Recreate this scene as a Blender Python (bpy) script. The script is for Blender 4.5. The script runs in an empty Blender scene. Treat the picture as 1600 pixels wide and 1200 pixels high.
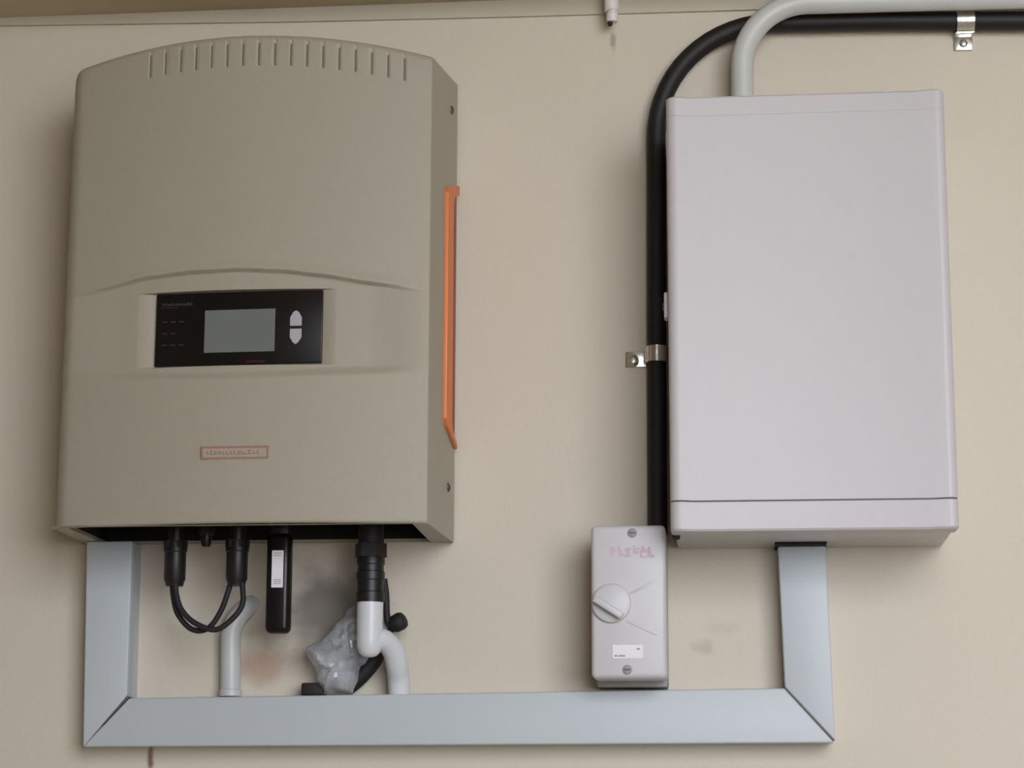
import bpy, bmesh, math, random
from mathutils import Vector, Matrix, noise

S = bpy.context.scene
COL = S.collection

# ------------------------------------------------------------------ camera
FPX, PITCH, YAW, ROLL = 3427.4, 0.196543, 0.1032956, 0.003435
fwd = Vector((-math.sin(YAW) * math.cos(PITCH), math.cos(YAW) * math.cos(PITCH), math.sin(PITCH)))
rgt = Vector((math.cos(YAW), math.sin(YAW), 0))
upv = rgt.cross(fwd)
r2 = rgt * math.cos(ROLL) + upv * math.sin(ROLL)
u2 = upv * math.cos(ROLL) - rgt * math.sin(ROLL)
cam = bpy.data.cameras.new('camera')
cam.sensor_width = 36.0
cam.lens = FPX / 1600 * 36.0
cam.clip_start = 0.05
cam_o = bpy.data.objects.new('camera', cam)
COL.objects.link(cam_o)
cam_o.matrix_world = Matrix(((r2.x, u2.x, -fwd.x, 0), (r2.y, u2.y, -fwd.y, -2.85), (r2.z, u2.z, -fwd.z, 1.6), (0, 0, 0, 1)))
S.camera = cam_o

# ------------------------------------------------------------------ light: overcast daylight through an unseen window opening, added behind the camera, to its right
W = bpy.data.worlds.new('overcast_sky')
S.world = W
W.use_nodes = True
bgn = W.node_tree.nodes['Background']
bgn.inputs[0].default_value = (0.935, 0.968, 1.06, 1)
bgn.inputs[1].default_value = 8.95
LIGHT_WIN_X0, LIGHT_WIN_X1, LIGHT_WIN_Z0, LIGHT_WIN_Z1, FRONT_Y = 0.10, 2.10, 1.40, 3.30, -3.25
portal = bpy.data.lights.new('light_window_portal', 'AREA')      # guides sampling of the sky through the opening; adds no light
portal.shape = 'RECTANGLE'
portal.size = LIGHT_WIN_X1 - LIGHT_WIN_X0
portal.size_y = LIGHT_WIN_Z1 - LIGHT_WIN_Z0
portal.cycles.is_portal = True
portal_o = bpy.data.objects.new('light_window_portal', portal)
COL.objects.link(portal_o)
portal_o.location = ((LIGHT_WIN_X0 + LIGHT_WIN_X1) / 2, FRONT_Y - 0.02, (LIGHT_WIN_Z0 + LIGHT_WIN_Z1) / 2)
portal_o.rotation_euler = Vector((0, 1, 0)).to_track_quat('-Z', 'Z').to_euler()
S.view_settings.view_transform = 'Standard'
S.view_settings.look = 'None'
S.view_settings.gamma = 1
S.view_settings.use_curve_mapping = False
S.view_settings.exposure = 0.0

# ------------------------------------------------------------------ materials
def srgb(r, g, b):
    return tuple(((c / 255) / 12.92 if c / 255 <= 0.04045 else ((c / 255 + 0.055) / 1.055) ** 2.4) for c in (r, g, b)) + (1,)

def mat(name, rgb, rough=0.5, metal=0.0, var=0.05, scale=40.0, bump=0.0, bscale=300.0, spec=0.5, trans=0.0, alpha=1.0):
    m = bpy.data.materials.new(name)
    m.use_nodes = True
    nt = m.node_tree
    b = nt.nodes['Principled BSDF']
    c = srgb(*rgb)
    tc = nt.nodes.new('ShaderNodeTexCoord')
    n = nt.nodes.new('ShaderNodeTexNoise')
    n.inputs['Scale'].default_value = scale
    n.inputs['Detail'].default_value = 4
    nt.links.new(tc.outputs['Object'], n.inputs['Vector'])
    mx = nt.nodes.new('ShaderNodeMix')
    mx.data_type = 'RGBA'
    mx.inputs[6].default_value = tuple(max(0, v * (1 - var)) for v in c[:3]) + (1,)
    mx.inputs[7].default_value = tuple(min(1, v * (1 + var)) for v in c[:3]) + (1,)
    nt.links.new(n.outputs['Fac'], mx.inputs[0])
    nt.links.new(mx.outputs[2], b.inputs['Base Color'])
    b.inputs['Roughness'].default_value = rough
    b.inputs['Metallic'].default_value = metal
    b.inputs['Specular IOR Level'].default_value = spec
    b.inputs['Transmission Weight'].default_value = trans
    b.inputs['Alpha'].default_value = alpha
    if bump:
        n2 = nt.nodes.new('ShaderNodeTexNoise')
        n2.inputs['Scale'].default_value = bscale
        n2.inputs['Detail'].default_value = 3
        nt.links.new(tc.outputs['Object'], n2.inputs['Vector'])
        bp = nt.nodes.new('ShaderNodeBump')
        bp.inputs['Strength'].default_value = bump
        bp.inputs['Distance'].default_value = 0.002
        nt.links.new(n2.outputs['Fac'], bp.inputs['Height'])
        nt.links.new(bp.outputs['Normal'], b.inputs['Normal'])
    return m

M = {
    'soffit': mat('beam_board', (208, 194, 164), 0.8, var=0.18, scale=6, bump=0.3, bscale=60),
    'trim': mat('painted_trim', (196, 188, 170), 0.7, var=0.06, scale=8),
    'ground': mat('concrete_ground', (184, 174, 157), 0.9, var=0.12, scale=3, bump=0.3, bscale=80),
    'side_wall': mat('side_wall_render', (186, 174, 152), 0.85, var=0.06, scale=3, bump=0.2, bscale=250),
    'case': mat('taupe_powder_coat', (169, 162, 145), 0.45, var=0.035, scale=220, bump=0.12, bscale=900, spec=0.35),
    'slot': mat('vent_gap', (116, 108, 92), 0.8),
    'black': mat('black_plastic', (22, 20, 20), 0.45, var=0.2, scale=60),
    'cavity': mat('black_cavity_liner', (14, 12, 11), 0.8, var=0.2),
    'panel': mat('black_display_panel', (22, 18, 18), 0.3, var=0.15, scale=30, spec=0.3),
    'lcd': mat('grey_lcd', (116, 120, 115), 0.35, var=0.06, scale=30, spec=0.3),
    'key': mat('grey_key', (178, 178, 182), 0.5),
    'printdark': mat('dim_purple_print', (50, 42, 47), 0.6),
    'darkred': mat('dark_red_strip', (64, 12, 12), 0.5),
    'redbrown': mat('faded_red_print', (168, 116, 96), 0.6, var=0.25, scale=250),
    'brownprint': mat('brown_print', (150, 112, 92), 0.6, var=0.25, scale=250),
    'orange': mat('orange_plastic', (226, 128, 66), 0.45, var=0.06, scale=60),
    'orange_shade': mat('shaded_orange_plastic', (150, 62, 36), 0.5, var=0.08, scale=60),  # orange with the shade of the grip recess put into its colour
    'cabinet': mat('light_grey_enamel', (198, 195, 196), 0.45, var=0.02, scale=60, bump=0.05, bscale=700),
    'seam': mat('dark_seam_gasket', (96, 92, 92), 0.7),
    'pvc_blue': mat('blue_grey_pvc', (191, 198, 201), 0.45, var=0.025, scale=12),
    'pvc_grey': mat('grey_pvc', (200, 203, 200), 0.4, var=0.03, scale=20),
    'pvc_white': mat('white_pvc', (216, 219, 222), 0.35, var=0.02, scale=20),
    'white': mat('white_plastic', (226, 224, 220), 0.45, var=0.02),
    'isolator': mat('pale_grey_plastic', (204, 203, 205), 0.4, var=0.02, scale=30),
    'isolator_base': mat('grey_plastic_base', (150, 148, 150), 0.5, var=0.04),
    'pink': mat('faded_pink_print', (204, 186, 189), 0.6, var=0.12, scale=200),
    'label': mat('white_label', (236, 235, 234), 0.5, var=0.02),
    'labelgrey': mat('grey_label_print', (150, 150, 152), 0.6),
    'conduit': mat('black_conduit', (20, 16, 16), 0.6, var=0.15, scale=30),
    'zinc': mat('zinc_plated_steel', (208, 206, 200), 0.28, metal=0.9, var=0.12, scale=120, bump=0.15, bscale=200),
    'steel_dark': mat('dull_steel', (120, 116, 108), 0.4, metal=0.8, var=0.2, scale=200),
    'rubber': mat('black_rubber', (30, 27, 28), 0.65, var=0.2, scale=80),
}

def wall_material():
    m = bpy.data.materials.new('cream_wall_paint')
    m.use_nodes = True
    nt = m.node_tree
    L = nt.links.new
    b = nt.nodes['Principled BSDF']
    b.inputs['Roughness'].default_value = 0.85
    b.inputs['Specular IOR Level'].default_value = 0.2
    tc = nt.nodes.new('ShaderNodeTexCoord')
    def nz(scale, detail=4):
        n = nt.nodes.new('ShaderNodeTexNoise')
        n.inputs['Scale'].default_value = scale
        n.inputs['Detail'].default_value = detail
        L(tc.outputs['Object'], n.inputs['Vector'])
        return n
    def mix(fac, a, bb):
        x = nt.nodes.new('ShaderNodeMix')
        x.data_type = 'RGBA'
        if isinstance(fac, float): x.inputs[0].default_value = fac
        else: L(fac, x.inputs[0])
        for i, v in ((6, a), (7, bb)):
            if isinstance(v, tuple): x.inputs[i].default_value = v
            else: L(v, x.inputs[i])
        return x.outputs[2]
    base = mix(nz(2.2, 5).outputs['Fac'], srgb(215, 204, 188), srgb(216, 209, 191))
    base = mix(nz(180, 2).outputs['Fac'], base, srgb(211, 203, 187))
    # dirt and damp marks, and one grey patch of painted shade: (x, z, rx, rz, colour, strength, noise scale)
    marks = [(-0.620, 1.800, 0.062, 0.036, (166, 122, 98), 0.55, 26),
             (-0.545, 1.872, 0.105, 0.092, (106, 101, 94), 0.85, 16),  # shade below the inverter and around the plastic, painted as a grey patch
             (-0.770, 1.676, 0.006, 0.024, (112, 74, 58), 0.85, 60),
             (-0.045, 1.820, 0.020, 0.015, (160, 140, 120), 0.3, 70),
             (-0.1580, 2.646, 0.006, 0.018, (120, 108, 92), 0.5, 90),
             (-0.020, 1.845, 0.030, 0.010, (170, 150, 140), 0.15, 60)]
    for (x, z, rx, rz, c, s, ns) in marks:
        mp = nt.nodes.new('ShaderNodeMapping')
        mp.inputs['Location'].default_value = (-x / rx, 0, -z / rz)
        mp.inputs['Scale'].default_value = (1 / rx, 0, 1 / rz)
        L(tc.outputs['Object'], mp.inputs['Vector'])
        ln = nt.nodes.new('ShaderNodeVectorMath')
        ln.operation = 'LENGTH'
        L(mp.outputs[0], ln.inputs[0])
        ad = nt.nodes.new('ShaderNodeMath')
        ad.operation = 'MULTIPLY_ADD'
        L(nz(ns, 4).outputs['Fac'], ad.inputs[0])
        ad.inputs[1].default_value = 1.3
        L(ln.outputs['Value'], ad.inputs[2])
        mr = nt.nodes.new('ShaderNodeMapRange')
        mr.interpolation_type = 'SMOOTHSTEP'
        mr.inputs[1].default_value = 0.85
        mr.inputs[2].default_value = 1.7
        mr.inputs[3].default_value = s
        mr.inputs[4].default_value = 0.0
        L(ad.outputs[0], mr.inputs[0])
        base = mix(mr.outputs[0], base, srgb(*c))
    L(base, b.inputs['Base Color'])
    bp = nt.nodes.new('ShaderNodeBump')
    bp.inputs['Strength'].default_value = 0.25
    bp.inputs['Distance'].default_value = 0.002
    L(nz(260, 3).outputs['Fac'], bp.inputs['Height'])
    L(bp.outputs['Normal'], b.inputs['Normal'])
    return m
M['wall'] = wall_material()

def plastic_film():
    m = bpy.data.materials.new('crumpled_clear_film')
    m.use_nodes = True
    nt = m.node_tree
    b = nt.nodes['Principled BSDF']
    b.inputs['Base Color'].default_value = srgb(190, 194, 198)
    b.inputs['Roughness'].default_value = 0.22
    b.inputs['Specular IOR Level'].default_value = 0.8
    b.inputs['Alpha'].default_value = 0.62
    tc = nt.nodes.new('ShaderNodeTexCoord')
    n = nt.nodes.new('ShaderNodeTexNoise')
    n.inputs['Scale'].default_value = 45
    n.inputs['Detail'].default_value = 4
    nt.links.new(tc.outputs['Object'], n.inputs['Vector'])
    mr = nt.nodes.new('ShaderNodeMapRange')
    mr.inputs[1].default_value = 0.3
    mr.inputs[2].default_value = 0.7
    mr.inputs[3].default_value = 0.35
    mr.inputs[4].default_value = 0.85
    nt.links.new(n.outputs['Fac'], mr.inputs[0])
    nt.links.new(mr.outputs[0], b.inputs['Alpha'])
    return m
M['film'] = plastic_film()

# ------------------------------------------------------------------ helpers
BASE = {}

def thing(name, loc, label, cat, group=None):
    o = bpy.data.objects.new(name, None)
    o.empty_display_size = 0.05
    COL.objects.link(o)
    o.location = loc
    BASE[o] = Vector(loc)
    o['label'] = label
    o['category'] = cat
    if group: o['group'] = group
    return o

def obj(name, bm, material, parent=None, loc=None, smooth=35, label=None, cat=None, kind=None, group=None):
    """bm is in world coordinates; the object's origin goes to its thing's base (or to loc)."""
    if parent is not None:
        org = BASE[parent]
    else:
        org = Vector(loc) if loc is not None else Vector((0, 0, 0))
    bmesh.ops.recalc_face_normals(bm, faces=bm.faces)
    bmesh.ops.translate(bm, verts=bm.verts, vec=-org)
    me = bpy.data.meshes.new(name)
    bm.to_mesh(me)
    bm.free()
    if smooth:
        me.polygons.foreach_set('use_smooth', [True] * len(me.polygons))
        me.set_sharp_from_angle(angle=math.radians(smooth))
    me.materials.append(M[material])
    o = bpy.data.objects.new(name, me)
    COL.objects.link(o)
    BASE[o] = org
    if parent is not None: o.parent = parent
    else: o.location = org
    if label: o['label'] = label
    if cat: o['category'] = cat
    if kind: o['kind'] = kind
    if group: o['group'] = group
    return o

def bevel(bm, w, seg=2):
    bmesh.ops.bevel(bm, geom=list(bm.edges), offset=w, segments=seg, affect='EDGES', profile=0.5, clamp_overlap=True)

def box(x0, x1, y0, y1, z0, z1, bv=0.0, seg=2, bm=None):
    t = bmesh.new()
    bmesh.ops.create_cube(t, size=1)
    for v in t.verts:
        v.co = Vector(((x0 + x1) / 2 + v.co.x * (x1 - x0), (y0 + y1) / 2 + v.co.y * (y1 - y0), (z0 + z1) / 2 + v.co.z * (z1 - z0)))
    if bv: bevel(t, bv, seg)
    return merge(bm, t)

def merge(bm, t):
    if bm is None: return t
    me = bpy.data.meshes.new('tmp')
    t.to_mesh(me)
    t.free()
    bm.from_mesh(me)
    bpy.data.meshes.remove(me)
    return bm

def prism(pts, y0, y1, bv=0.0, seg=2, bm=None):
    """polygon in x,z extruded from y0 to y1"""
    t = bmesh.new()
    a = [t.verts.new((x, y0, z)) for x, z in pts]
    b = [t.verts.new((x, y1, z)) for x, z in pts]
    n = len(pts)
    t.faces.new(a)
    t.faces.new(b)
    for i in range(n):
        t.faces.new((a[i], a[(i + 1) % n], b[(i + 1) % n], b[i]))
    if bv: bevel(t, bv, seg)
    return merge(bm, t)

def frame_of(d):
    d = d.normalized()
    a = Vector((0, 1, 0)) if abs(d.y) < 0.9 else Vector((1, 0, 0))
    u = d.cross(a).normalized()
    return u, d.cross(u).normalized()

def lathe(p0, axis, prof, n=28, bm=None, hexes=()):
    """prof: list of (distance along axis, radius); closed with caps. Indices in hexes are drawn six-sided."""
    t = bmesh.new()
    ax = Vector(axis).normalized()
    u, v = frame_of(ax)
    rings = []
    for i, (h, r) in enumerate(prof):
        ring = []
        for k in range(n):
            a = 2 * math.pi * k / n
            rr = r
            if i in hexes:
                q = (a % (math.pi / 3)) - math.pi / 6
                rr = r * math.cos(math.pi / 6) / math.cos(q)
            ring.append(t.verts.new(Vector(p0) + ax * h + (u * math.cos(a) + v * math.sin(a)) * rr))
        rings.append(ring)
    for i in range(len(rings) - 1):
        for k in range(n):
            t.faces.new((rings[i][k], rings[i][(k + 1) % n], rings[i + 1][(k + 1) % n], rings[i + 1][k]))
    t.faces.new(rings[0])
    t.faces.new(rings[-1])
    return merge(bm, t)

def smooth_path(pts, per=10):
    P = [Vector(p) for p in pts]
    P = [P[0] * 2 - P[1]] + P + [P[-1] * 2 - P[-2]]
    out = []
    for i in range(1, len(P) - 2):
        for k in range(per):
            t = k / per
            a, b, c, d = P[i - 1], P[i], P[i + 1], P[i + 2]
            out.append(0.5 * ((2 * b) + (c - a) * t + (2 * a - 5 * b + 4 * c - d) * t * t + (3 * b - a - 3 * c + d) * t ** 3))
    out.append(P[-2])
    return out

def tube(path, r, n=20, bm=None):
    """sweep; r is a number or one radius per point"""
    t = bmesh.new()
    P = [Vector(p) for p in path]
    rings = []
    u = None
    for i, p in enumerate(P):
        d = (P[min(i + 1, len(P) - 1)] - P[max(i - 1, 0)]).normalized()
        if u is None: u, _ = frame_of(d)
        u = (u - d * u.dot(d)).normalized()
        v = d.cross(u)
        rr = r[i] if isinstance(r, (list, tuple)) else r
        rings.append([t.verts.new(p + (u * math.cos(2 * math.pi * k / n) + v * math.sin(2 * math.pi * k / n)) * rr) for k in range(n)])
    for i in range(len(rings) - 1):
        for k in range(n):
            t.faces.new((rings[i][k], rings[i][(k + 1) % n], rings[i + 1][(k + 1) % n], rings[i + 1][k]))
    t.faces.new(rings[0])
    t.faces.new(rings[-1])
    return merge(bm, t)

def sstep(a, b, x):
    t = min(1, max(0, (x - a) / (b - a)))
    return t * t * (3 - 2 * t)

def interp(tab, x):
    if x <= tab[0][0]: return tab[0][1]
    for (a, b), (c, d) in zip(tab, tab[1:]):
        if x <= c:
            t = (x - a) / (c - a)
            t = t * t * (3 - 2 * t) * 0.35 + t * 0.65
            return b + (d - b) * t
    return tab[-1][1]

# ------------------------------------------------------------------ the place: a utility room with an added, unseen window opening in the opposite wall
ZS = 2.709          # underside of the shallow beam along the wall
ZC = 3.50           # room ceiling
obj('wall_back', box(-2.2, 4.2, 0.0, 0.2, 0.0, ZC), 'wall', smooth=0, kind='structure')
obj('wall_left', box(-2.4, -2.2, FRONT_Y - 0.15, 0.2, 0.0, ZC), 'side_wall', smooth=0, kind='structure')
obj('wall_right', box(4.2, 4.4, FRONT_Y - 0.15, 0.2, 0.0, ZC), 'side_wall', smooth=0, kind='structure')
bm = box(-2.2, LIGHT_WIN_X0, FRONT_Y - 0.15, FRONT_Y, 0.0, ZC)
box(LIGHT_WIN_X1, 4.2, FRONT_Y - 0.15, FRONT_Y, 0.0, ZC, bm=bm)
box(LIGHT_WIN_X0, LIGHT_WIN_X1, FRONT_Y - 0.15, FRONT_Y, LIGHT_WIN_Z1, ZC, bm=bm)
box(LIGHT_WIN_X0, LIGHT_WIN_X1, FRONT_Y - 0.15, FRONT_Y, 0.0, LIGHT_WIN_Z0, bm=bm)
obj('wall_front', bm, 'side_wall', smooth=0, kind='structure')
obj('ceiling', box(-2.4, 4.4, FRONT_Y - 0.15, 0.2, ZC, ZC + 0.10), 'side_wall', smooth=0, kind='structure')
obj('floor', box(-14, 14, -18, 0.2, -0.1, 0.0), 'ground', smooth=0, kind='structure')
obj('trim_2', box(-2.2, 4.2, -0.14, 0.0, ZS, ZS + 0.16, 0.004), 'soffit', kind='structure')
tr = bmesh.new()
prism([(-2.2, 2.7045), (-1.02, 2.6975), (-0.60, 2.6885), (-0.30, 2.6850), (0.0, 2.6835), (4.2, 2.6830), (4.2, ZS), (-2.2, ZS)], -0.005, 0.0, bm=tr)
obj('trim_1', tr, 'trim', smooth=0, kind='structure')

# ------------------------------------------------------------------ solar inverter
XL, XR, ZB = -0.857, -0.3785, 1.958
inv = thing('solar_inverter', (-0.616, 0, 1.958), 'large taupe wall-mounted inverter with arched top and black display', 'inverter')

UP = [(-0.853, 2.2515), (-0.80, 2.2620), (-0.742, 2.2730), (-0.68, 2.2775), (-0.618, 2.2786), (-0.56, 2.2755), (-0.519, 2.2705), (-0.45, 2.2600), (-0.378, 2.2495)]
LO = [(-0.853, 2.1595), (-0.81, 2.1530), (-0.762, 2.1470), (-0.70, 2.1440), (-0.638, 2.1430), (-0.57, 2.1445), (-0.516, 2.1468), (-0.378, 2.1515)]
PX0, PX1, PX2, PX3 = -0.7510, -0.7275, -0.5115, -0.4955     # pocket: rim, floor, floor, rim
PZ0, PZ1, PZ2, PZ3 = 2.1570, 2.1592, 2.2532, 2.2545
DK = 0.037          # the display pocket leans with the curved cover
SLOTS = [-0.745 + 0.0207 * k for k in range(17)]

def ztop(x):
    c, h = (XL + XR) / 2, (XR - XL) / 2
    R = (h * h + 0.029 ** 2) / (2 * 0.029)
    z = 2.5620 + math.sqrt(max(0, R * R - (x - c) ** 2)) - (R - 0.029)
    d = x - XL
    if d < 0.012: z -= 0.012 - math.sqrt(max(0, 0.012 ** 2 - (0.012 - d) ** 2))
    return z

def edge_round(d, r):
    return 0 if d >= r else r - math.sqrt(max(0, r * r - (r - d) ** 2))

def cover_depth(x, z, zt):
    c, h = (XL + XR) / 2, (XR - XL) / 2
    q = (x - c) / h
    dep = 0.199 + 0.023 * (1 - q * q) - 0.014 * max(0, -q) ** 1.5
    fade = sstep(0.0, 0.09, x - XL) * sstep(0.0, 0.08, XR - x)
    zu, zl = interp(UP, x), interp(LO, x)
    dep -= 0.0062 * fade * (1 - sstep(-0.0022, 0.0022, z - zu)) * sstep(-0.006, 0.007, z - zl)
    dep += 0.0016 * fade * math.exp(-((z - zu - 0.004) / 0.006) ** 2)
    fx = min(sstepl(PX0, PX1, x), sstepl(PX3, PX2, x))
    fz = min(sstepl(PZ0, PZ1, z), sstepl(PZ3, PZ2, z))
    if fx > 0 and fz > 0:
        dep = dep * (1 - min(fx, fz)) + (0.1990 + DK * (x - PX1)) * min(fx, fz)
    if z > 2.52:
        for s in SLOTS:
            if abs(x - s) < 0.0030 and zt - 0.044 < z < zt - 0.008:
                dep -= 0.0010 * sstepl(0.0030, 0.0014, abs(x - s))
    dep -= edge_round(x - XL, 0.020) + edge_round(XR - x, 0.0025) + edge_round(zt - z, 0.010) + edge_round(z - ZB, 0.003)
    return dep

def sstepl(a, b, x):
    return min(1, max(0, (x - a) / (b - a)))

def spaced(a, b, step):
    n = max(1, round((b - a) / step))
    return [a + (b - a) * i / n for i in range(n + 1)]

xs = spaced(XL, XR, 0.004) + [XL + 0.0004, XL + 0.0015, XL + 0.003, XL + 0.006, XL + 0.009, XL + 0.0135, XL + 0.0175, XR - 0.0004, XR - 0.0012, XR - 0.0025, PX0, PX1, PX2, PX3]
for s in SLOTS: xs += [s - 0.003, s - 0.0014, s + 0.0014, s + 0.003]
xs = sorted(xs)
xs = [x for i, x in enumerate(xs) if i == 0 or x - xs[i - 1] > 2e-4]
zr = spaced(ZB, 2.13, 0.006) + [ZB + 0.0004, ZB + 0.0012, ZB + 0.003] + spaced(2.131, 2.29, 0.0013) + spaced(2.295, 2.40, 0.006) + [PZ0, PZ1, PZ2, PZ3]
zr = sorted(zr)
zr = [z for i, z in enumerate(zr) if i == 0 or z - zr[i - 1] > 2e-4]
bm = bmesh.new()
cols = []
for x in xs:
    zt = ztop(x)
    tops = [2.40 + (zt - 0.046 - 2.40) * k / 18 for k in range(1, 19)] + [zt - q for q in (0.0445, 0.0435, 0.036, 0.028, 0.020, 0.0085, 0.0075, 0.005, 0.003, 0.0015, 0.0005, 0.0)]
    cols.append([bm.verts.new((x, -cover_depth(x, z, zt), z)) for z in zr + tops])
nr = len(cols[0])
for i in range(len(cols) - 1):
    for j in range(nr - 1):
        bm.faces.new((cols[i][j], cols[i + 1][j], cols[i + 1][j + 1], cols[i][j + 1]))
# sides and top run back to the wall, flaring a little
def back_of(v, nx):
    z = v.co.z
    t = sstepl(2.50, 2.56, z)
    return bm.verts.new((v.co.x + nx, -0.006, z + 0.026 * t))
loop = [c for c in cols[0]] + [cols[i][-1] for i in range(1, len(cols) - 1)] + list(reversed(cols[-1]))
cx = (XL + XR) / 2
bk = [back_of(v, 0.0075 * (v.co.x - cx) / (XR - cx)) for v in loop]
for i in range(len(loop) - 1):
    bm.faces.new((loop[i], loop[i + 1], bk[i + 1], bk[i]))
obj('cover', bm, 'case', inv, smooth=32)

# dark gaps of the vent slots
for s_ in SLOTS:
    zt = ztop(s_)
    dd_ = cover_depth(s_, zt - 0.025, zt)
    obj('vent_slot', box(s_ - 0.0011, s_ + 0.0011, -dd_ - 0.0004, -dd_ + 0.002, zt - 0.0425, zt - 0.0130), 'slot', inv, smooth=0)

# underside rim with the open connector bay
bm = bmesh.new()
out = [(XL, -0.199), (XR, -0.1985), (XR + 0.0075, -0.006), (XL - 0.0075, -0.006)]
inn = [(-0.838, -0.1865), (-0.399, -0.1865), (-0.402, -0.0062), (-0.838, -0.0062)]
a = [bm.verts.new((x, y, ZB + 0.0012)) for x, y in out]
b = [bm.verts.new((x, y, ZB + 0.0012)) for x, y in inn]
c = [bm.verts.new((x, y, ZB + 0.006)) for x, y in inn]
for i in range(4):
    j = (i + 1) % 4
    bm.faces.new((a[i], a[j], b[j], b[i]))
    bm.faces.new((b[i], b[j], c[j], c[i]))
obj('underside_rim', bm, 'case', inv, smooth=0)
bm = bmesh.new()
c = [bm.verts.new((x, y, ZB + 0.006)) for x, y in inn]
d = [bm.verts.new((x, y, 2.035)) for x, y in inn]
for i in range(4):
    j = (i + 1) % 4
    bm.faces.new((c[i], c[j], d[j], d[i]))
bm.faces.new(d)
obj('connector_bay', bm, 'cavity', inv, smooth=0)
obj('mounting_plate', box(-0.84, -0.385, -0.0055, 0.0, 1.962, 2.60), 'cavity', inv, smooth=0)

# display
def lean(bm_):
    for v in bm_.verts:
        v.co.x += 0.0034
        v.co.z -= 0.0033
        v.co.y -= DK * (v.co.x - PX1)
    return bm_
disp = obj('display_panel', lean(box(-0.7305, -0.5155, -0.2053, -0.1988, 2.1630, 2.2560, 0.0010)), 'panel', inv)
obj('screen', lean(box(-0.6670, -0.5760, -0.2058, -0.2048, 2.1785, 2.2335, 0.0004, 1)), 'lcd', disp, label='grey liquid crystal screen')
x0 = -0.5492
obj('up_key', lean(prism([(x0 - 0.0075, 2.2100), (x0 + 0.0075, 2.2100), (x0 + 0.0075, 2.2210), (x0 + 0.0035, 2.2280), (x0, 2.2300), (x0 - 0.0035, 2.2280), (x0 - 0.0075, 2.2210)], -0.2068, -0.2048, 0.0004, 1)), 'key', disp, label='grey arrow key')
obj('down_key', lean(prism([(x0 - 0.0075, 2.2065), (x0 + 0.0075, 2.2065), (x0 + 0.0075, 2.1955), (x0 + 0.0035, 2.1890), (x0, 2.1865), (x0 - 0.0035, 2.1890), (x0 - 0.0075, 2.1955)], -0.2068, -0.2048, 0.0004, 1)), 'key', disp, label='grey arrow key')
bm = bmesh.new()
random.seed(3)
x = -0.723
while x < -0.686:
    w = random.uniform(0.002, 0.004)
    h = random.uniform(0.0025, 0.0042)
    box(x, x + w, -0.2056, -0.2051, 2.2405, 2.2405 + h, bm=bm)
    x += w + 0.0010
box(-0.724, -0.703, -0.2056, -0.2051, 2.2375, 2.2385, bm=bm)
for k in range(3):
    for q in range(3):
        if (k, q) != (1, 2): box(-0.722 + q * 0.011, -0.7155 + q * 0.011, -0.2056, -0.2051, 2.219 - k * 0.015, 2.2205 - k * 0.015, bm=bm)
obj('small_lettering', lean(bm), 'printdark', disp, smooth=0, label='dim small print', kind='stuff')
obj('red_mark', lean(box(-0.612, -0.588, -0.2057, -0.2051, 2.1650, 2.1672)), 'darkred', disp, smooth=0, label='dark red mark')  # thin dark red strip low on the panel

# faded maker's plate
def dep_at(x, z): return cover_depth(x, z, ztop(x))
yb = -dep_at(-0.6165, 2.0455)
bp = obj('maker_plate', box(-0.6595, -0.5740, yb - 0.0012, yb + 0.001, 2.0375, 2.0540, 0.0004, 1), 'case', inv)
bm = bmesh.new()
yf0, yf1 = yb - 0.0016, yb - 0.0010
box(-0.6590, -0.5745, yf0 - 0.00003, yf1, 2.0510, 2.0533, bm=bm)
box(-0.6590, -0.5745, yf0 - 0.00006, yf1, 2.0382, 2.0397, bm=bm)
box(-0.6590, -0.6570, yf0 - 0.00009, yf1, 2.0382, 2.0533, bm=bm)
box(-0.5765, -0.5745, yf0 - 0.00012, yf1, 2.0382, 2.0533, bm=bm)
obj('plate_outline', bm, 'redbrown', bp, smooth=0, label='faded red outline')
bm = bmesh.new()
random.seed(8)
x = -0.6520
while x < -0.5850:
    w = random.uniform(0.0025, 0.005)
    z = 2.0427 + random.uniform(0, 0.0008)
    h = random.uniform(0.0035, 0.0055)
    box(x, x + w, yf0 - 0.00010, yf1, z, z + 0.0011, bm=bm)
    box(x, x + 0.0011, yf0 - 0.00013, yf1, z, z + h, bm=bm)
    if random.random() < 0.6: box(x, x + w, yf0 - 0.00016, yf1, z + h - 0.0011, z + h, bm=bm)
    x += w + 0.0018
obj('plate_lettering', bm, 'brownprint', bp, smooth=0, label='faded illegible lettering', kind='stuff')

# orange grip on the right side, and the two side screws
def side_x(dep): return XR + 0.0075 * (0.2 - dep) / 0.194
def side_prism(pts, h0, h1, bv=0.0, bm=None):
    """polygon in (depth, z) standing on the right side face from height h0 to h1"""
    t = bmesh.new()
    a = [t.verts.new((side_x(d) + h0, -d, z)) for d, z in pts]
    b = [t.verts.new((side_x(d) + h1, -d, z)) for d, z in pts]
    n = len(pts)
    t.faces.new(a); t.faces.new(b)
    for i in range(n): t.faces.new((a[i], a[(i + 1) % n], b[(i + 1) % n], b[i]))
    if bv: bevel(t, bv, 2)
    return merge(bm, t)
grip = obj('side_grip', side_prism([(0.012, 2.4430), (0.088, 2.4200), (0.098, 2.4100), (0.098, 2.1080), (0.088, 2.1000), (0.012, 2.0810), (0.012, 2.0880), (0.050, 2.0990), (0.058, 2.1080), (0.058, 2.4060), (0.050, 2.4170), (0.012, 2.4290)], -0.001, 0.0050, 0.0012), 'orange', inv, label='orange bracket-shaped grip')
obj('grip_recess', side_prism([(0.012, 2.4280), (0.056, 2.4140), (0.056, 2.1020), (0.012, 2.0890)], -0.001, 0.0008), 'orange_shade', grip, smooth=0, label='strip inside the grip, orange darkened with painted shade')
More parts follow.
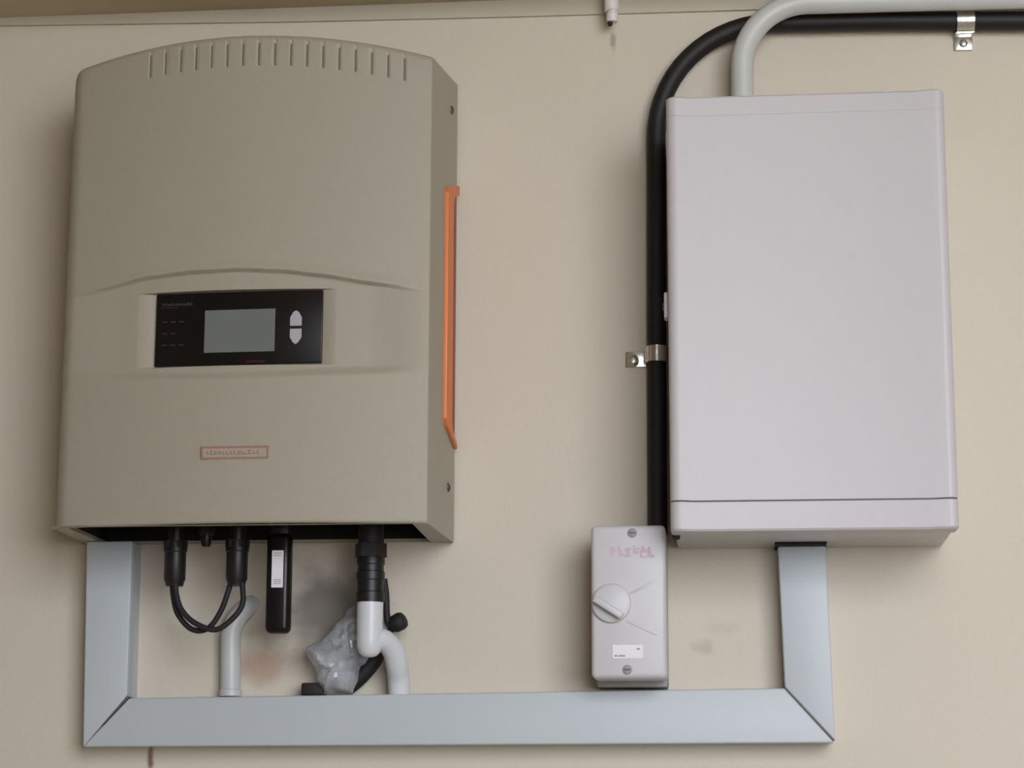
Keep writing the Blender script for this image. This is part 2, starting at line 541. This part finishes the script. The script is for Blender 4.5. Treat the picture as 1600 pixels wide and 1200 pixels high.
for z in (2.536, 2.024):
    x = side_x(0.055)
    sc = obj('side_screw', lathe((x - 0.002, -0.055, z), (1, 0, 0), [(0, 0.0060), (0.0035, 0.0060), (0.0046, 0.0048)], 20), 'steel_dark', inv)
    obj('screw_socket', lathe((x + 0.0022, -0.055, z), (1, 0, 0), [(0, 0.0030), (0.0009, 0.0030)], 6), 'black', sc, smooth=0)

# ------------------------------------------------------------------ things plugged into the underside of the inverter
j = thing('jumper_cable', (-0.68, -0.1, 1.836), 'looped black jumper cables joining two black plugs under the inverter', 'cable')
def plug(x, y):
    c = obj('connector', lathe((x, y, 1.9995), (0, 0, -1), [(0, 0.0105), (0.048, 0.0105), (0.049, 0.0145), (0.062, 0.0150), (0.063, 0.0138), (0.098, 0.0138), (0.1000, 0.0125), (0.106, 0.0110)], 24), 'black', j)
    obj('lock_nut', lathe((x, y, 1.9515), (0, 0, -1), [(0, 0.0160), (0.009, 0.0160)], 24, hexes=(0, 1)), 'rubber', c, smooth=30)
plug(-0.7195, -0.1)
plug(-0.6385, -0.1)
obj('cable', tube(smooth_path([(-0.7225, -0.098, 1.902), (-0.7215, -0.098, 1.884), (-0.7140, -0.099, 1.8580), (-0.6950, -0.1, 1.8385), (-0.6740, -0.1, 1.8392), (-0.6578, -0.1, 1.8611), (-0.6475, -0.1, 1.8913), (-0.6450, -0.1, 1.903)], 12), 0.0036, 14), 'rubber', j)
obj('cable', tube(smooth_path([(-0.7160, -0.106, 1.902), (-0.7150, -0.107, 1.884), (-0.7065, -0.109, 1.8620), (-0.6880, -0.11, 1.8450), (-0.6610, -0.11, 1.8368), (-0.6390, -0.109, 1.8519), (-0.6285, -0.107, 1.8690), (-0.6290, -0.105, 1.8885), (-0.6320, -0.103, 1.903)], 12), 0.0036, 14), 'rubber', j)

s = thing('blanking_plug', (-0.6795, -0.1, 1.944), 'tiny black stub between the two looped cable plugs', 'plug')
obj('stub', lathe((-0.6795, -0.1, 1.9995), (0, 0, -1), [(0, 0.0085), (0.040, 0.0085), (0.041, 0.0070), (0.052, 0.0066), (0.0555, 0.0045)], 20), 'black', s)
obj('collar', lathe((-0.6795, -0.1, 1.9700), (0, 0, -1), [(0, 0.0110), (0.009, 0.0110)], 18, hexes=(0, 1)), 'rubber', s)

d = thing('plug_in_module', (-0.5825, -0.1, 1.832), 'slim black plug-in stick with a white label under the inverter', 'module')
bm = box(-0.5985, -0.5672, -0.1120, -0.0880, 1.8320, 1.9600, 0.0075, 4)
obj('body', bm, 'panel', d, label='black stick housing')
obj('neck', box(-0.5940, -0.5717, -0.1080, -0.0920, 1.9550, 1.9995, 0.002), 'black', d)
lb = obj('label_strip', box(-0.5905, -0.5755, -0.1128, -0.1118, 1.8895, 1.9370, 0.0003, 1), 'label', d, smooth=0, label='white printed label')
bm = bmesh.new()
for z in (1.894, 1.8965, 1.899, 1.930, 1.9330): box(-0.5880, -0.5780, -0.1130, -0.1126, z, z + 0.0009, bm=bm)
obj('label_print', bm, 'labelgrey', lb, smooth=0, kind='stuff')

g = thing('cable_gland', (-0.468, -0.085, 1.872), 'ribbed black cable gland above the white pipe', 'gland')
G0 = (-0.4675, -0.085, 1.9995)
obj('threaded_neck', lathe(G0, (0, 0, -1), [(0, 0.0165), (0.060, 0.0165)], 28), 'rubber', g)
obj('hex_nut', lathe((G0[0], G0[1], 1.9480), (0, 0, -1), [(0, 0.0195), (0.0005, 0.0205), (0.018, 0.0205), (0.0185, 0.0190)], 36, hexes=(0, 1, 2, 3)), 'black', g, smooth=28)
obj('clamp_body', lathe((G0[0], G0[1], 1.9300), (0, 0, -1), [(0, 0.0172), (0.004, 0.0180), (0.009, 0.0180), (0.010, 0.0168), (0.018, 0.0168), (0.019, 0.0182), (0.029, 0.0182), (0.030, 0.0170), (0.044, 0.0170), (0.045, 0.0182), (0.0575, 0.0182)], 32), 'black', g)

p = thing('drain_pipe', (-0.4375, -0.03, 1.7605), 'white plastic pipe with an elbow between black gland and trunking', 'pipe')
bm = lathe((-0.4675, -0.085, 1.8735), (0, 0, -1), [(0, 0.0160), (0.0008, 0.0168), (0.050, 0.0166), (0.058, 0.0158), (0.065, 0.0132), (0.069, 0.0090), (0.0705, 0.0040)], 32)
obj('elbow_socket', bm, 'pvc_white', p)
obj('pipe_run', tube(smooth_path([(-0.4700, -0.084, 1.8225), (-0.4590, -0.080, 1.8262), (-0.4495, -0.070, 1.8240), (-0.4415, -0.058, 1.8130), (-0.4385, -0.046, 1.7960), (-0.4376, -0.034, 1.7800), (-0.4372, -0.028, 1.7600)], 10), 0.0142, 24), 'pvc_white', p)

c = thing('capped_cable', (-0.4460, -0.045, 1.845), 'short black cable with a blunt cap poking out behind the white pipe', 'cable')
obj('cable', tube(smooth_path([(-0.4560, -0.050, 1.9060), (-0.4530, -0.050, 1.8850), (-0.4520, -0.048, 1.8620), (-0.4490, -0.046, 1.8480), (-0.4400, -0.045, 1.8490)], 8), 0.0045, 14), 'rubber', c)
obj('end_cap', lathe((-0.4470, -0.044, 1.8455), (0.85, -0.2, 0.42), [(0, 0.0055), (0.001, 0.0085), (0.006, 0.0115), (0.015, 0.0120), (0.020, 0.0100), (0.022, 0.0060)], 20), 'rubber', c)

# crumpled clear plastic on the trunking
bag = thing('plastic_bag', (-0.515, -0.03, 1.758), 'crumpled clear grey plastic film bunched behind the white pipe', 'plastic')
poly = [(-0.494, 1.8815), (-0.4555, 1.8845), (-0.454, 1.8407), (-0.467, 1.816), (-0.4858, 1.7915), (-0.4977, 1.7598), (-0.5353, 1.7598), (-0.5468, 1.7892), (-0.5601, 1.8189), (-0.5335, 1.8353), (-0.5154, 1.8551)]
def inside(x, z):
    r = False
    n = len(poly)
    for i in range(n):
        (x1, z1), (x2, z2) = poly[i], poly[(i + 1) % n]
        if (z1 > z) != (z2 > z) and x < (x2 - x1) * (z - z1) / (z2 - z1) + x1: r = not r
    return r
def edge_dist(x, z):
    best = 9
    n = len(poly)
    for i in range(n):
        a, b = Vector(poly[i]), Vector(poly[(i + 1) % n])
        q = Vector((x, z)) - a
        t = max(0, min(1, q.dot(b - a) / (b - a).length_squared))
        best = min(best, (q - (b - a) * t).length)
    return best
def nearest(x, z):
    best, pt = 9, (x, z)
    for i in range(len(poly)):
        a, b = Vector(poly[i]), Vector(poly[(i + 1) % len(poly)])
        q = Vector((x, z)) - a
        t = max(0, min(1, q.dot(b - a) / (b - a).length_squared))
        c = a + (b - a) * t
        if (Vector((x, z)) - c).length < best: best, pt = (Vector((x, z)) - c).length, (c.x, c.y)
    return pt
bm = bmesh.new()
st = 0.003
grid = {}
nx, nz = 40, 66
def bag_pt(i, k, back):
    x, z = -0.566 + i * st, 1.7585 + k * st
    ed = edge_dist(x, z)
    if ed < st * 0.75 or not inside(x, z):
        x, z = nearest(x, z)
        ed = 0.0
    dd = min(1, ed / 0.022)
    w = Vector((x, 0, z))
    f = abs(noise.noise(w * 38 + Vector((3, 1, 0)))) + 0.6 * abs(noise.noise(w * 80 + Vector((7, 5, 2))))
    f2 = noise.noise(w * 55 + Vector((1, 9, 4)))
    low = 1 - 0.5 * sstep(1.80, 1.88, z)
    thick = (0.006 + 0.020 * low) * math.sqrt(dd)
    mid = 0.026 + 0.010 * low
    y = -min(0.066, mid + (thick + 0.018 * f * dd)) if not back else -max(0.022, mid - 0.4 * thick - 0.004 * f)
    return Vector((x + 0.005 * f2, y, max(1.7585, z + 0.004 * noise.noise(w * 60))))
cells = [(i, k) for i in range(nx) for k in range(nz) if inside(-0.566 + (i + 0.5) * st, 1.7585 + (k + 0.5) * st)]
cs = set(cells)
vf, vb = {}, {}
def gv(D, i, k, back):
    if (i, k) not in D: D[(i, k)] = bm.verts.new(bag_pt(i, k, back))
    return D[(i, k)]
for (i, k) in cells:
    q = [(i, k), (i + 1, k), (i + 1, k + 1), (i, k + 1)]
    bm.faces.new([gv(vf, *c_, False) for c_ in q])
    bm.faces.new([gv(vb, *c_, True) for c_ in reversed(q)])
for (i, k) in cells:
    for (di, dk, e0, e1) in ((-1, 0, (i, k), (i, k + 1)), (1, 0, (i + 1, k), (i + 1, k + 1)), (0, -1, (i, k), (i + 1, k)), (0, 1, (i, k + 1), (i + 1, k + 1))):
        if (i + di, k + dk) not in cs:
            bm.faces.new((vf[e0], vf[e1], vb[e1], vb[e0]))
obj('film', bm, 'film', bag, smooth=24)

dc = obj('flexible_cable', tube(smooth_path([(-0.4580, -0.0125, 1.8560), (-0.4630, -0.0125, 1.8280), (-0.4760, -0.0125, 1.8030), (-0.4930, -0.0125, 1.7830), (-0.5090, -0.0125, 1.7700)], 8), 0.0120, 18), 'rubber', loc=(-0.513, -0.022, 1.759), label='dark cable slanting down behind the crumpled plastic into the trunking', cat='cable')
obj('black_block', box(-0.5640, -0.5345, -0.040, -0.012, 1.7578, 1.7740, 0.003), 'rubber', loc=(-0.549, -0.026, 1.7578), label='small black block on the trunking left of the crumpled plastic', cat='small_block')  # small black block at the lower left of the plastic

# grey conduit rising from the trunking
gc = thing('wall_conduit', (-0.662, -0.016, 1.758), 'short pale grey conduit running from the trunking into the wall below the cable loop', 'conduit')
obj('pipe', tube(smooth_path([(-0.6620, -0.0155, 1.7580), (-0.6628, -0.0155, 1.8000), (-0.6635, -0.0155, 1.8360), (-0.6590, -0.0150, 1.8540), (-0.6510, -0.0100, 1.8680), (-0.6430, 0.0020, 1.8780), (-0.6390, 0.0200, 1.8830)], 8), 0.0133, 24), 'pvc_grey', gc)
obj('end_collar', lathe((-0.6620, -0.0155, 1.7580), (0, 0, 1), [(0, 0.0150), (0.008, 0.0150), (0.009, 0.0135)], 24), 'pvc_grey', gc)

# ------------------------------------------------------------------ cable trunking
t = thing('cable_trunking', (-0.36, 0, 1.692), 'U-shaped pale blue-grey plastic cable trunking along the bottom of the wall equipment', 'trunking')
DB, DL = 0.034, 0.050
runs = {
    'left_run': [(-0.8465, 1.6920), (-0.7895, 1.7550), (-0.7912, 1.9588), (-0.8528, 1.9588)],
    'bottom_run': [(-0.8465, 1.6920), (0.1172, 1.6970), (0.0558, 1.7650), (-0.7895, 1.7550)],
    'right_run': [(0.1172, 1.6970), (0.1112, 1.9440), (0.0507, 1.9440), (0.0558, 1.7650)],
}
def inset(poly_, k):
    n = len(poly_)
    out_ = []
    cx_ = Vector((sum(q[0] for q in poly_) / n, sum(q[1] for q in poly_) / n))
    L_ = []
    for i in range(n):
        a, b = Vector(poly_[i]), Vector(poly_[(i + 1) % n])
        dd = (b - a).normalized()
        nn = Vector((-dd.y, dd.x))
        if nn.dot(cx_ - a) < 0: nn = -nn
        L_.append((a + nn * k, dd))
    for i in range(n):
        (p1, d1), (p2, d2) = L_[i - 1], L_[i]
        det = d1.x * d2.y - d1.y * d2.x
        s_ = ((p2.x - p1.x) * d2.y - (p2.y - p1.y) * d2.x) / det
        out_.append(tuple(p1 + d1 * s_))
    return out_
# mitre gaps: the left one opens only at the inner corner, the right one along its whole length
lidp = {k: list(v) for k, v in runs.items()}
lidp['left_run'][1] = (-0.7905, 1.7575)
lidp['bottom_run'][3] = (-0.7878, 1.7540)
lidp['right_run'][0] = (0.1172, 1.6988)
lidp['right_run'][3] = (0.0560, 1.7662)
lidp['bottom_run'][1] = (0.1160, 1.6970)
lidp['bottom_run'][2] = (0.0550, 1.7648)
for k, poly_ in runs.items():
    base = obj(k, prism(inset(poly_, 0.0014), -DB, 0.0), 'pvc_blue', t, smooth=0)
    obj('lid', prism(lidp[k], -DL, -DB + 0.006, 0.0022, 3), 'pvc_blue', base)
bm = bmesh.new()
prism([(0.1150, 1.6985), (0.1164, 1.6998), (0.0567, 1.7655), (0.0556, 1.7644)], -0.0485, -0.030, bm=bm)
obj('mitre_gap', bm, 'seam', t, smooth=0, label='dark open mitre joint')
bm = prism([(-0.7880, 1.7550), (-0.7900, 1.7565), (-0.8220, 1.7195)], -0.0485, -0.030)
obj('mitre_gap', bm, 'seam', t, smooth=0, label='dark open mitre joint')

# ------------------------------------------------------------------ metal cabinet on the right
CX0, CX1, CZ0, CZ1, CD = -0.0810, 0.2650, 1.9455, 2.4975, 0.200
cab = thing('meter_cabinet', (0.092, 0, CZ0), 'tall plain light grey rectangular cabinet on the wall', 'cabinet')
obj('body', box(CX0 + 0.003, CX1 - 0.003, -0.165, 0.0, CZ0 + 0.002, CZ1 - 0.002, 0.004, 2), 'cabinet', cab)
def front_profile():
    pts = []
    r = 0.010
    for k in range(7):
        a = math.pi / 2 * k / 6
        pts.append((CX0 + r - r * math.cos(a) * 1.0, CD - r + r * math.sin(a)))
    pts = [(CX0, 0.158)] + pts
    pts += [(CX0 + 0.014, CD), (CX0 + 0.0285, CD - 0.0050), (CX1 - 0.0330, CD - 0.0050), (CX1 - 0.0120, CD)]
    for k in range(7):
        a = math.pi / 2 * k / 6
        pts.append((CX1 - r + r * math.sin(a), CD - r + r * math.cos(a)))
    pts += [(CX1, 0.158)]
    return pts
PROF = front_profile()
def front_piece(z0, z1, z_in0=0.0, z_in1=0.0):
    """profile extruded in z with softened ends"""
    t_ = bmesh.new()
    cxm = (CX0 + CX1) / 2
    lev = [(z0, z_in0), (z0 + z_in0, 0), (z1 - z_in1, 0), (z1, z_in1)]
    lev2 = []
    for z, i in lev:
        if not lev2 or abs(z - lev2[-1][0]) > 1e-6: lev2.append((z, i))
    rows = []
    for z, i in lev2:
        rows.append([t_.verts.new((cxm + (x - cxm) * (1 - i / 0.17), -(d_ - (i if d_ > 0.159 else 0)), z)) for x, d_ in PROF])
    for a, b in zip(rows, rows[1:]):
        for k in range(len(a) - 1): t_.faces.new((a[k], a[k + 1], b[k + 1], b[k]))
    t_.faces.new(rows[0])
    t_.faces.new(rows[-1])
    for a, b in zip(rows, rows[1:]): t_.faces.new((a[0], b[0], b[-1], a[-1]))
    return t_
obj('bottom_cap', front_piece(CZ0, 1.9812, 0.0025, 0.0006), 'cabinet', cab, smooth=25)
obj('door', front_piece(1.9828, 2.4719, 0.0006, 0.0002), 'cabinet', cab, smooth=25)
obj('top_cap', front_piece(2.4720, CZ1, 0.0002, 0.0025), 'cabinet', cab, smooth=25)
obj('seam_gasket', box(CX0 + 0.004, CX1 - 0.004, -0.1945, -0.160, 1.9805, 1.9835), 'seam', cab, smooth=0, label='dark horizontal seam')
la = obj('side_latch', box(CX0 - 0.0055, CX0 + 0.001, -0.182, -0.160, 2.2150, 2.2480, 0.002), 'cabinet', cab, label='small grey latch on the side')
obj('latch_pin', lathe((CX0 - 0.0060, -0.171, 2.2315), (-1, 0, 0), [(0, 0.005), (0.0015, 0.0045)], 16), 'steel_dark', la)
obj('cable_entry', box(0.0470, 0.1120, -0.066, -0.004, CZ0 - 0.0015, CZ0 + 0.004, 0.0005, 1), 'cavity', cab, smooth=0, label='black cable entry in the underside')
obj('rubber_foot', lathe((-0.0755, -0.150, CZ0 + 0.003), (0, 0, -1), [(0, 0.0050), (0.006, 0.0050), (0.0075, 0.0035)], 16), 'rubber', cab, label='small dark plug under the corner')

# ------------------------------------------------------------------ isolator switch
iso = thing('isolator_switch', (-0.136, 0, 1.766), 'small white rotary isolator switch beside the bottom corner of the cabinet', 'switch')
IX0, IX1, IZ0, IZ1 = -0.1830, -0.0900, 1.7735, 1.9640
obj('base', box(IX0 + 0.002, IX1 - 0.001, -0.050, 0.0, 1.7660, IZ1 - 0.001, 0.003), 'isolator_base', iso)
obj('front_cover', box(IX0, IX1, -0.118, -0.052, IZ0, IZ1, 0.006, 4), 'isolator', iso)
kx, kz = -0.1575, 1.8660
kn = obj('rotary_knob', lathe((kx, -0.117, kz), (0, -1, 0), [(0, 0.0245), (0.004, 0.0245), (0.006, 0.0235), (0.0075, 0.0200)], 40), 'isolator', iso)
ang = math.radians(-33)
def rot_box(cx_, cz_, l0, l1, w, y0, y1, bv):
    t_ = box(l0, l1, y0, y1, -w / 2, w / 2, bv)
    for v in t_.verts:
        x_, z_ = v.co.x, v.co.z
        v.co.x = cx_ + x_ * math.cos(ang) - z_ * math.sin(ang)
        v.co.z = cz_ + x_ * math.sin(ang) + z_ * math.cos(ang)
    return t_
obj('knob_handle', rot_box(kx - 0.004, kz - 0.006, -0.0205, 0.0210, 0.0085, -0.1370, -0.1230, 0.0022), 'isolator', kn, label='raised grip bar of the knob')
ang = math.radians(27)
obj('raised_rib', rot_box(kx, kz, 0.0240, 0.0600, 0.0030, -0.1186, -0.1170, 0.0006), 'isolator', iso)
ang = math.radians(-24)
obj('raised_rib', rot_box(kx, kz - 0.014, 0.0200, 0.0620, 0.0030, -0.1186, -0.1170, 0.0006), 'isolator', iso)
for (x, z) in ((-0.1312, 1.9540), (-0.1385, 1.7838)):
    sc = obj('cover_screw', lathe((x, -0.1170, z), (0, -1, 0), [(0, 0.0062), (0.0018, 0.0060), (0.0026, 0.0045)], 20), 'isolator_base', iso)
    obj('screw_slot', box(x - 0.0040, x + 0.0040, -0.1199, -0.1190, z - 0.0008, z + 0.0008), 'seam', sc, smooth=0)
bm = bmesh.new()
strokes = 0
def stroke(x0_, x1_, z0_, z1_):
    global strokes
    strokes += 1
    box(x0_, x1_, -0.1183 - strokes * 0.00002, -0.1175, z0_, z1_, bm=bm)
random.seed(21)
for k in range(6):                     # worn print: only broken smudges of it are left
    x = -0.1595 + k * 0.0095
    for q in range(6):
        x1_ = x + random.uniform(0, 0.0035)
        z1_ = 1.9228 + random.uniform(0, 0.0105)
        if random.random() < 0.5: stroke(x1_, x1_ + random.uniform(0.0022, 0.0034), z1_, min(1.938, z1_ + random.uniform(0.005, 0.009)))
        else: stroke(x1_, x1_ + random.uniform(0.004, 0.007), z1_, min(1.938, z1_ + random.uniform(0.002, 0.0032)))
obj('faded_lettering', bm, 'pink', iso, smooth=0, label='faded pinkish red illegible lettering', kind='stuff')
wl = obj('white_label', box(-0.1568, -0.1190, -0.1188, -0.1175, 1.7975, 1.8145, 0.0003, 1), 'label', iso, smooth=0, label='small white rating label')
bm = bmesh.new()
for (x, z, w) in ((-0.1545, 1.8000, 0.004), (-0.1490, 1.8000, 0.008), (-0.1265, 1.8085, 0.004)):
    box(x, x + w, -0.1192, -0.1186, z, z + 0.0018, bm=bm)
obj('label_print', bm, 'labelgrey', wl, smooth=0, kind='stuff')

# ------------------------------------------------------------------ conduits on the wall
R, ox, oz = 0.155, 0.0555, 2.5030
path = [(-0.1030, -0.0145, 1.9625), (-0.1025, -0.0150, 2.10), (-0.1015, -0.0180, 2.25), (-0.1003, -0.0190, 2.40)]
for k in range(15):
    a = math.pi - (math.pi / 2) * k / 14
    path.append((ox + R * math.cos(a), -0.0190, oz + R * math.sin(a)))
path += [(0.20, -0.019, 2.6555), (0.40, -0.019, 2.6490), (0.60, -0.019, 2.6435), (0.90, -0.019, 2.636), (4.18, -0.019, 2.630)]
obj('black_conduit', tube(path, 0.0127, 24), 'conduit', loc=(-0.103, 0, 1.9625), label='black conduit bending down beside the cabinet into the isolator switch', cat='conduit')

path = [(0.0160, -0.052, 2.4945), (0.0160, -0.052, 2.53), (0.0165, -0.052, 2.5850)]
r_ = 0.0870
for k in range(1, 13):
    a = math.pi - (math.pi / 2) * k / 12
    path.append((0.0165 + r_ + r_ * math.cos(a), -0.052, 2.5850 + r_ * math.sin(a)))
path += [(0.30, -0.052, 2.6705), (0.60, -0.052, 2.6665), (0.90, -0.052, 2.6630), (4.18, -0.052, 2.6600)]
gp = thing('grey_conduit', (0.016, -0.052, 2.4975), 'pale grey conduit rising from the top of the cabinet and bending right', 'conduit')
obj('pipe', tube(path, 0.0150, 26), 'pvc_grey', gp)
obj('lock_ring', lathe((0.016, -0.052, 2.4975), (0, 0, 1), [(0, 0.0185), (0.004, 0.0185), (0.005, 0.0165)], 26), 'pvc_grey', gp)

# pipe saddles
def band(c, axis, r0, r1, half, bm=None):
    """half ring over the conduit, opening towards the wall; axis 'x' or 'z'"""
    t_ = bmesh.new()
    prof = []
    n = 18
    rows = []
    for k in range(n + 1):
        a = math.pi * k / n
        s_, d_ = math.cos(a), math.sin(a)
        for r in (r0, r1): pass
        row = []
        for (h, r) in ((-half, r0), (-half, r1), (half, r1), (half, r0)):
            off = Vector((h, -d_ * r, s_ * r)) if axis == 'x' else Vector((s_ * r, -d_ * r, h))
            row.append(t_.verts.new(Vector(c) + off))
        rows.append(row)
    for a_, b_ in zip(rows, rows[1:]):
        for k in range(4): t_.faces.new((a_[k], a_[(k + 1) % 4], b_[(k + 1) % 4], b_[k]))
    t_.faces.new(rows[0]); t_.faces.new(rows[-1])
    return merge(bm, t_)

sd1 = thing('pipe_saddle', (0.314, 0, 2.620), 'shiny metal saddle holding the horizontal black conduit near the top right', 'pipe saddle', 'saddles on the black conduit')
obj('strap', band((0.3145, -0.0185, 2.6520), 'x', 0.0129, 0.0150, 0.0115), 'zinc', sd1)
bm = box(0.3030, 0.3260, -0.0185, -0.0165, 2.6355, 2.6400)
box(0.3010, 0.3250, -0.0180, 0.0, 2.6340, 2.6365, 0.0005, 1, bm=bm)
box(0.3005, 0.3245, -0.0050, 0.0, 2.6160, 2.6350, 0.0012, 2, bm=bm)
obj('ear', bm, 'zinc', sd1)
sc = obj('screw', lathe((0.3125, -0.0050, 2.6250), (0, -1, 0), [(0, 0.0055), (0.0015, 0.0052), (0.0030, 0.0030)], 18), 'zinc', sd1)
obj('screw_slot', box(0.3090, 0.3160, -0.0083, -0.0074, 2.6244, 2.6256), 'steel_dark', sc, smooth=0)

sd2 = thing('pipe_saddle', (-0.118, 0, 2.190), 'metal saddle with a bright screw on the vertical black conduit left of the cabinet', 'pipe saddle', 'saddles on the black conduit')
obj('strap', band((-0.1020, -0.0178, 2.2030), 'z', 0.0129, 0.0146, 0.0105), 'zinc', sd2)
bm = box(-0.1175, -0.1150, -0.0180, 0.0, 2.1935, 2.2120, 0.0004, 1)
box(-0.1440, -0.1160, -0.0024, 0.0, 2.1900, 2.2110, 0.0008, 2, bm=bm)
obj('ear', bm, 'zinc', sd2)
sc = obj('screw', lathe((-0.1345, -0.0024, 2.1985), (0, -1, 0), [(0, 0.0085), (0.0012, 0.0084), (0.0035, 0.0060), (0.0046, 0.0025)], 20), 'zinc', sd2)
obj('screw_slot', box(-0.1385, -0.1305, -0.0072, -0.0062, 2.1978, 2.1992), 'steel_dark', sc, smooth=0)

# white pipe stub hanging under the soffit
st_ = thing('pipe_stub', (-0.1582, -0.030, 2.655), 'small white pipe stub hanging from the brown beam at the top of the wall', 'pipe')
obj('stub_body', lathe((-0.1582, -0.030, ZS), (0, 0, -1), [(0, 0.0100), (0.030, 0.0100), (0.0315, 0.0085)], 22), 'white', st_)
obj('end_piece', lathe((-0.1572, -0.030, ZS - 0.031), (0, 0, -1), [(0, 0.0068), (0.003, 0.0068), (0.0045, 0.0082), (0.013, 0.0082), (0.0155, 0.0070)], 22), 'white', st_)
obj('drip_tip', lathe((-0.1605, -0.030, ZS - 0.046), (0, 0, -1), [(0, 0.0035), (0.004, 0.0035), (0.006, 0.0020)], 14), 'rubber', st_, label='dark drip tip')
